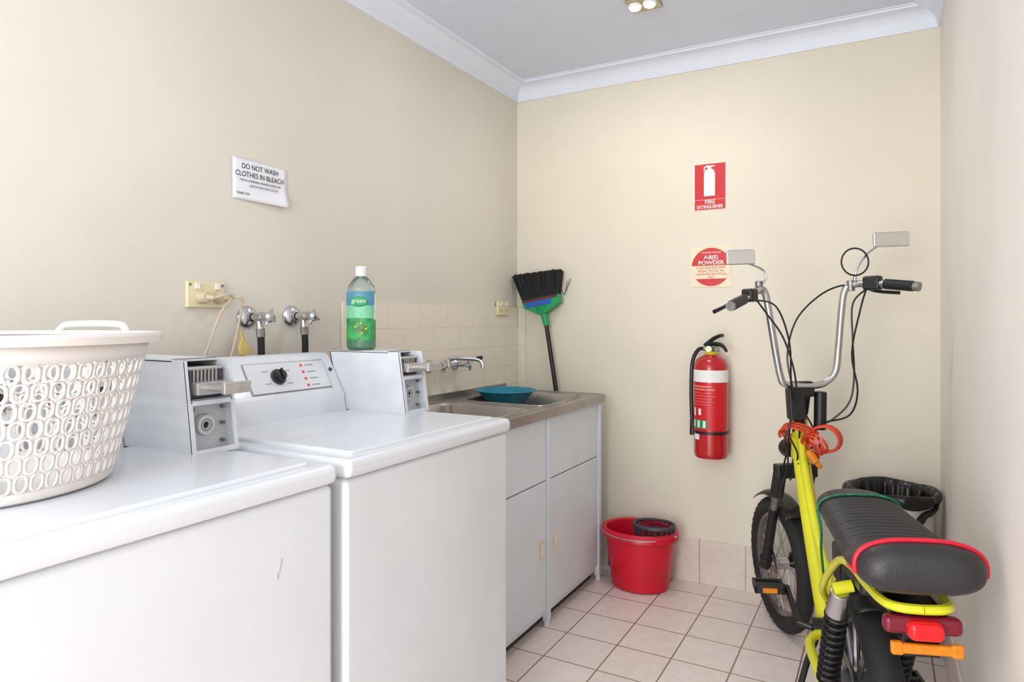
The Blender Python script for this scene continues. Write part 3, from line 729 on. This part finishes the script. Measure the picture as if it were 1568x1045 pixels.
# short rear mudguard under the seat
vs = []; fs = []
for i in range(12):
    t = math.radians(68+i*4.2)
    for k in range(7):
        q = (k/6-.5)*2; rr = R+.025-.018*q*q
        vs.append((.020+q*.045, WY+rr*math.cos(t), R+rr*math.sin(t)))
for i in range(11):
    for k in range(6): fs.append((i*7+k, i*7+k+1, (i+1)*7+k+1, (i+1)*7+k))
mk('rear_mudguard', (vs, fs), 'black', B, solid=.003)
# seat
def ssec(s):
    y = -.465+.57*s
    hw = .112 if s < .15 else .112-(s-.15)/.85*.026
    zt_ = .800 if s < .10 else (.800-.034*min(1, (s-.10)/.14)**1.0 if s < .24 else .766+.022*(s-.24))
    zb_ = .700+.016*s
    k = 1
    if s < .09: k = math.sqrt(max(0.02, 1-((.09-s)/.09)**2.4))
    if s > .86: k = math.sqrt(max(0.01, 1-((s-.86)/.14)**2.2))
    if .26 < s < .86: zt_ += .0055*abs(math.sin((s-.26)*pi/.60*16))-.003
    mid = (zt_+zb_)/2
    return y, hw*(k if s > .5 else .55+.45*k), mid+(zb_-mid)*(.35+.65*k), mid+(zt_-mid)*(.35+.65*k)
n = 200; K = 36; vs = []; fs = []
def spt(s, t, grow=0):
    y, hw, a, b = ssec(s)
    c_, s_ = math.cos(t), math.sin(t)
    x = (hw+grow)*math.copysign(abs(c_)**.65, c_); z = (a+b)/2+((b-a)/2+grow)*math.copysign(abs(s_)**.75, s_)
    if s_ > 0: z -= .004*(x/max(hw, .01))**2
    return (x, y, z)
for i in range(n+1):
    for k in range(K): vs.append(spt(i/n, 2*pi*k/K))
for i in range(n):
    for k in range(K): fs.append((i*K+k, i*K+(k+1) % K, (i+1)*K+(k+1) % K, (i+1)*K+k))
fs += [tuple(range(K)), tuple(range(n*K, (n+1)*K))]
mk('seat', (vs, fs), 'seat', B, ang=60)
mk('seat_piping', g_sweep([spt(.075, pi*(-.06+1.12*k/24), .0015) for k in range(25)], .0048, res=3), 'red', B)
mk('seat_piping_side', [g_sweep([spt(.075+.10*k/6, t0, .001) for k in range(7)], .004, res=3) for t0 in (-.06*pi, 1.06*pi)], 'red', B)
mk('seat_base', g_box(-.07, .07, -.40, .04, .688, .712), 'black', B, bevel=.006)
mk('green_bungee', [g_sweep([spt(.80, pi*k/14, .003) for k in range(15)], .0030, seg=8, res=3),
                    g_sweep([spt(.80, pi, .005), (-.088, .0, .69), (-.07, .10, .60), (-.04, .22, .46), (-.03, .26, .40)], .0034, seg=8)], 'gcord', B)
# tail light
mk('tail_light', g_obox((0, -.438, .638), (1, 0, 0), (0, 1, 0), (0, 0, 1), .062, .036, .036), 'lred', B, bevel=.013, bseg=5)
mk('tail_light_housing', g_obox((0, -.422, .642), (1, 0, 0), (0, 1, 0), (0, 0, 1), .135, .028, .034), 'dred', B, bevel=.011, bseg=4)
mk('rear_reflector', [g_obox((0.005, -.432, .600), (1, 0, 0), (0, 1, 0), (0, 0, 1), .118, .012, .020), g_obox((-.047, -.432, .600), (1, 0, 0), (0, 1, 0), (0, 0, 1), .022, .014, .026),
                      g_obox((.055, -.432, .600), (1, 0, 0), (0, 1, 0), (0, 0, 1), .022, .014, .026)], 'orange', B, bevel=.005)
mk('tail_bracket', [g_box(-.03, .03, -.422, -.405, .58, .67), g_box(-.05, .05, -.41, -.28, .650, .660)], 'black', B, bevel=.002)
# handlebar
bar = [(-.325, -.30, 1.275), (-.26, -.23, 1.296), (-.20, -.165, 1.322), (-.165, -.13, 1.334), (-.145, -.12, 1.315), (-.13, -.115, 1.23), (-.112, -.105, 1.12), (-.096, -.10, 1.03), (-.08, -.10, .995), (-.03, -.10, .988),
       (.03, -.10, .988), (.065, -.10, .998), (.098, -.105, 1.035), (.112, -.105, 1.12), (.12, -.115, 1.23), (.131, -.12, 1.31), (.147, -.13, 1.334), (.175, -.16, 1.338), (.215, -.225, 1.332), (.268, -.30, 1.318)]
mk('handlebar', g_sweep([SS(*p) for p in bar], .0125, seg=14), 'chrome', B)
mk('grips', [g_cyl(SS(-.325, -.30, 1.275), SS(-.26, -.23, 1.296), .0175), g_cyl(SS(.268, -.30, 1.318), SS(.215, -.225, 1.332), .0175)], 'black', B, bevel=.003)
mk('bar_ends', [g_cyl(SS(.268, -.30, 1.318), SS(.278, -.314, 1.315), .0155), g_cyl(SS(-.325, -.30, 1.275), SS(-.333, -.31, 1.272), .0155)], 'gmetal', B)
mk('switch_pods', [g_obox(SS(-.225, -.19, 1.31), SS(.6, .6, 0)-SS(0, 0, 0), (0, 0, 1), SS(.6, -.6, 0)-SS(0, 0, 0), .05, .045, .04),
                   g_obox(SS(.195, -.19, 1.338), SS(.6, -.75, 0)-SS(0, 0, 0), (0, 0, 1), SS(.75, .6, 0)-SS(0, 0, 0), .055, .048, .04)], 'black', B, bevel=.008)
mk('brake_levers', [g_sweep([SS(-.215, -.15, 1.308), SS(-.26, -.155, 1.30), SS(-.32, -.22, 1.275), SS(-.37, -.26, 1.258)], [.009, .006, .006, .007]),
                    g_sweep([SS(.185, -.14, 1.335), SS(.22, -.16, 1.312), SS(.255, -.24, 1.30)], [.009, .006, .006])], 'black', B)
mk('stem', [g_obox(SS(-.02, -.09, .975), SS(1, 0, 0)-SS(0, 0, 0), (0, .15, 1), SS(0, 1, 0)-SS(0, 0, 0), .085, .055, .045), g_cyl(SS(0, -.05, .88), SS(0, -.085, .98), .019)], 'black', B, bevel=.010)
mk('display_bracket', [g_obox(SS(-.045, -.10, .925), SS(1, 0, 0)-SS(0, 0, 0), (0, .2, 1), SS(0, 1, 0)-SS(0, 0, 0), .055, .11, .04), g_cyl(SS(.040, -.095, .83), SS(.045, -.10, .965), .021), g_cyl(SS(-.02, -.07, .84), SS(-.03, -.09, .90), .018)], 'black', B, bevel=.006)
# mirrors
n_ = SS(0, -1, 0)-SS(0, 0, 0); rv = SS(1, 0, 0)-SS(0, 0, 0)
def rmirror(tag, c, w, h, arm):
    c = SS(*c)
    mk(tag+'_shell', g_obox(c, rv, (0, 0, 1), n_, w, h, .012), 'satin', B, bevel=.0055, bseg=4)
    mk(tag+'_glass', g_obox(c+n_*.0065, rv, (0, 0, 1), n_, w-.008, h-.007, .001), 'mirror', B)
    mk(tag+'_arm', g_sweep([SS(*p) for p in arm], .004, seg=8), 'chrome', B)
rmirror('mirror_l', (-.235, -.14, 1.445), .10, .052, [(-.17, -.13, 1.34), (-.145, -.13, 1.37), (-.155, -.13, 1.40), (-.21, -.135, 1.425)])
rmirror('mirror_r', (.292, -.14, 1.490), .127, .052, [(.16, -.14, 1.345), (.17, -.14, 1.39), (.205, -.14, 1.44), (.255, -.14, 1.475)])
rc = SS(.158, -.15, 1.415)
mk('round_mirror_ring', g_torus(rc, n_, .047, .003, 40, 8), 'black', B)
mk('round_mirror_arm', g_cyl(SS(.145, -.14, 1.335), SS(.153, -.145, 1.37), .004), 'chrome', B)
mk('bar_clamps', [g_cyl(SS(-.172, -.135, 1.315), SS(-.172, -.135, 1.36), .013), g_cyl(SS(.148, -.135, 1.315), SS(.148, -.135, 1.352), .013)], 'gmetal', B, bevel=.002)
# cables
cb = [[(-.20, -.17, 1.30), (-.17, -.20, 1.24), (-.12, -.20, 1.16), (-.07, -.16, 1.04), (-.05, -.12, .93), (-.04, -.06, .82)],
      [(-.20, -.15, 1.295), (-.13, -.17, 1.27), (-.085, -.16, 1.15), (-.075, -.14, 1.02), (-.06, -.10, .92), (-.05, -.03, .76), (-.06, .02, .64), (-.065, .12, .48)],
      [(.18, -.15, 1.33), (.12, -.12, 1.335), (.04, -.12, 1.30), (-.04, -.12, 1.22), (-.08, -.13, 1.10), (-.065, -.13, .98), (-.03, -.09, .86), (-.02, -.05, .74)],
      [(.19, -.16, 1.32), (.145, -.15, 1.27), (.14, -.15, 1.15), (.14, -.15, 1.02), (.12, -.15, .93), (.07, -.13, .87), (.03, -.09, .83), (.02, -.05, .72)],
      [(.185, -.17, 1.325), (.16, -.17, 1.25), (.13, -.16, 1.10), (.145, -.16, .97), (.125, -.14, .885), (.06, -.11, .86)],
      [(-.03, -.07, .86), (-.07, -.06, .80), (-.055, -.04, .70), (-.07, .0, .58), (-.05, .0, .50), (-.03, -.05, .45)],
      [(.0, -.08, .88), (.035, -.10, .78), (.02, -.08, .68), (-.02, -.06, .60)], [(-.04, -.10, .90), (-.075, -.10, .83), (-.04, -.09, .74), (-.045, -.03, .64)]]
mk('cables', [g_sweep([SS(*p) for p in c], .0032, seg=7) for c in cb], 'black', B)
# coiled lock
def coil(c, ax_, R_, turns, pitch, ph=0, wob=.12):
    u, v, a = frame(ax_); c = V(c); P = []
    for i in range(turns*18+1):
        t = 2*pi*i/18+ph; rr = R_*(1+wob*math.sin(i*.31+ph)); P.append(c+(u*math.cos(t)+v*math.sin(t))*rr+a*pitch*(i/18-turns/2))
    return g_sweep(P, .0046, seg=8, smooth=False)
mk('cable_lock', [coil((-.015, .735, .812), (.35, .6, .7), .052, 3, .013), coil((.072, .70, .800), (.35, .9, .2), .048, 4, .012, 1), coil((.035, .695, .78), (.8, .6, .5), .040, 3, .016, 2)], 'lockred', B)
mk('cable_lock_head', [g_cyl((.01, .67, .765), (.035, .665, .725), .014), g_cyl((.035, .665, .725), (.05, .67, .705), .009)], 'orange', B, bevel=.003)
mk('head_badge', g_box(-.02, .02, .70, .715, .695, .715), 'dgrey', B, bevel=.004)

# ------------------------------------------------------------ lights
area('doorway_daylight', (1.0, Y0-.15, 1.1), (pi/2, 0, 0), 1.25, 2.0, 76, (.95, .98, 1))
g = group('added_fill_light', (.95, -.55, ZC))  # unseen batten-style fill light, added behind the camera to brighten the room
mk('fill_housing', g_box(.35, 1.55, -.60, -.50, ZC-.05, ZC), 'white', g, bevel=.006)
mk('fill_tube', g_cyl((.38, -.55, ZC-.065), (1.52, -.55, ZC-.065), .014), 'bulb', g)
area('fill_glow', (.95, -.55, ZC-.09), (0, 0, 0), 1.15, .12, 10, (.98, .99, 1), g)
w = bpy.data.worlds.new('World'); S.world = w; w.use_nodes = True
w.node_tree.nodes['Background'].inputs[0].default_value = (.93, .96, 1, 1)
w.node_tree.nodes['Background'].inputs[1].default_value = 1.0

# ------------------------------------------------------------ camera
cam = bpy.data.cameras.new('camera'); co = bpy.data.objects.new('camera', cam); S.collection.objects.link(co)
co.location = (1.715, 0, 1.22); co.rotation_euler = (pi/2, 0, math.radians(29.1))
cam.sensor_width = 36; cam.lens = 36*1026/1568; cam.shift_y = -32.5/1568; cam.clip_start = .02
S.camera = co
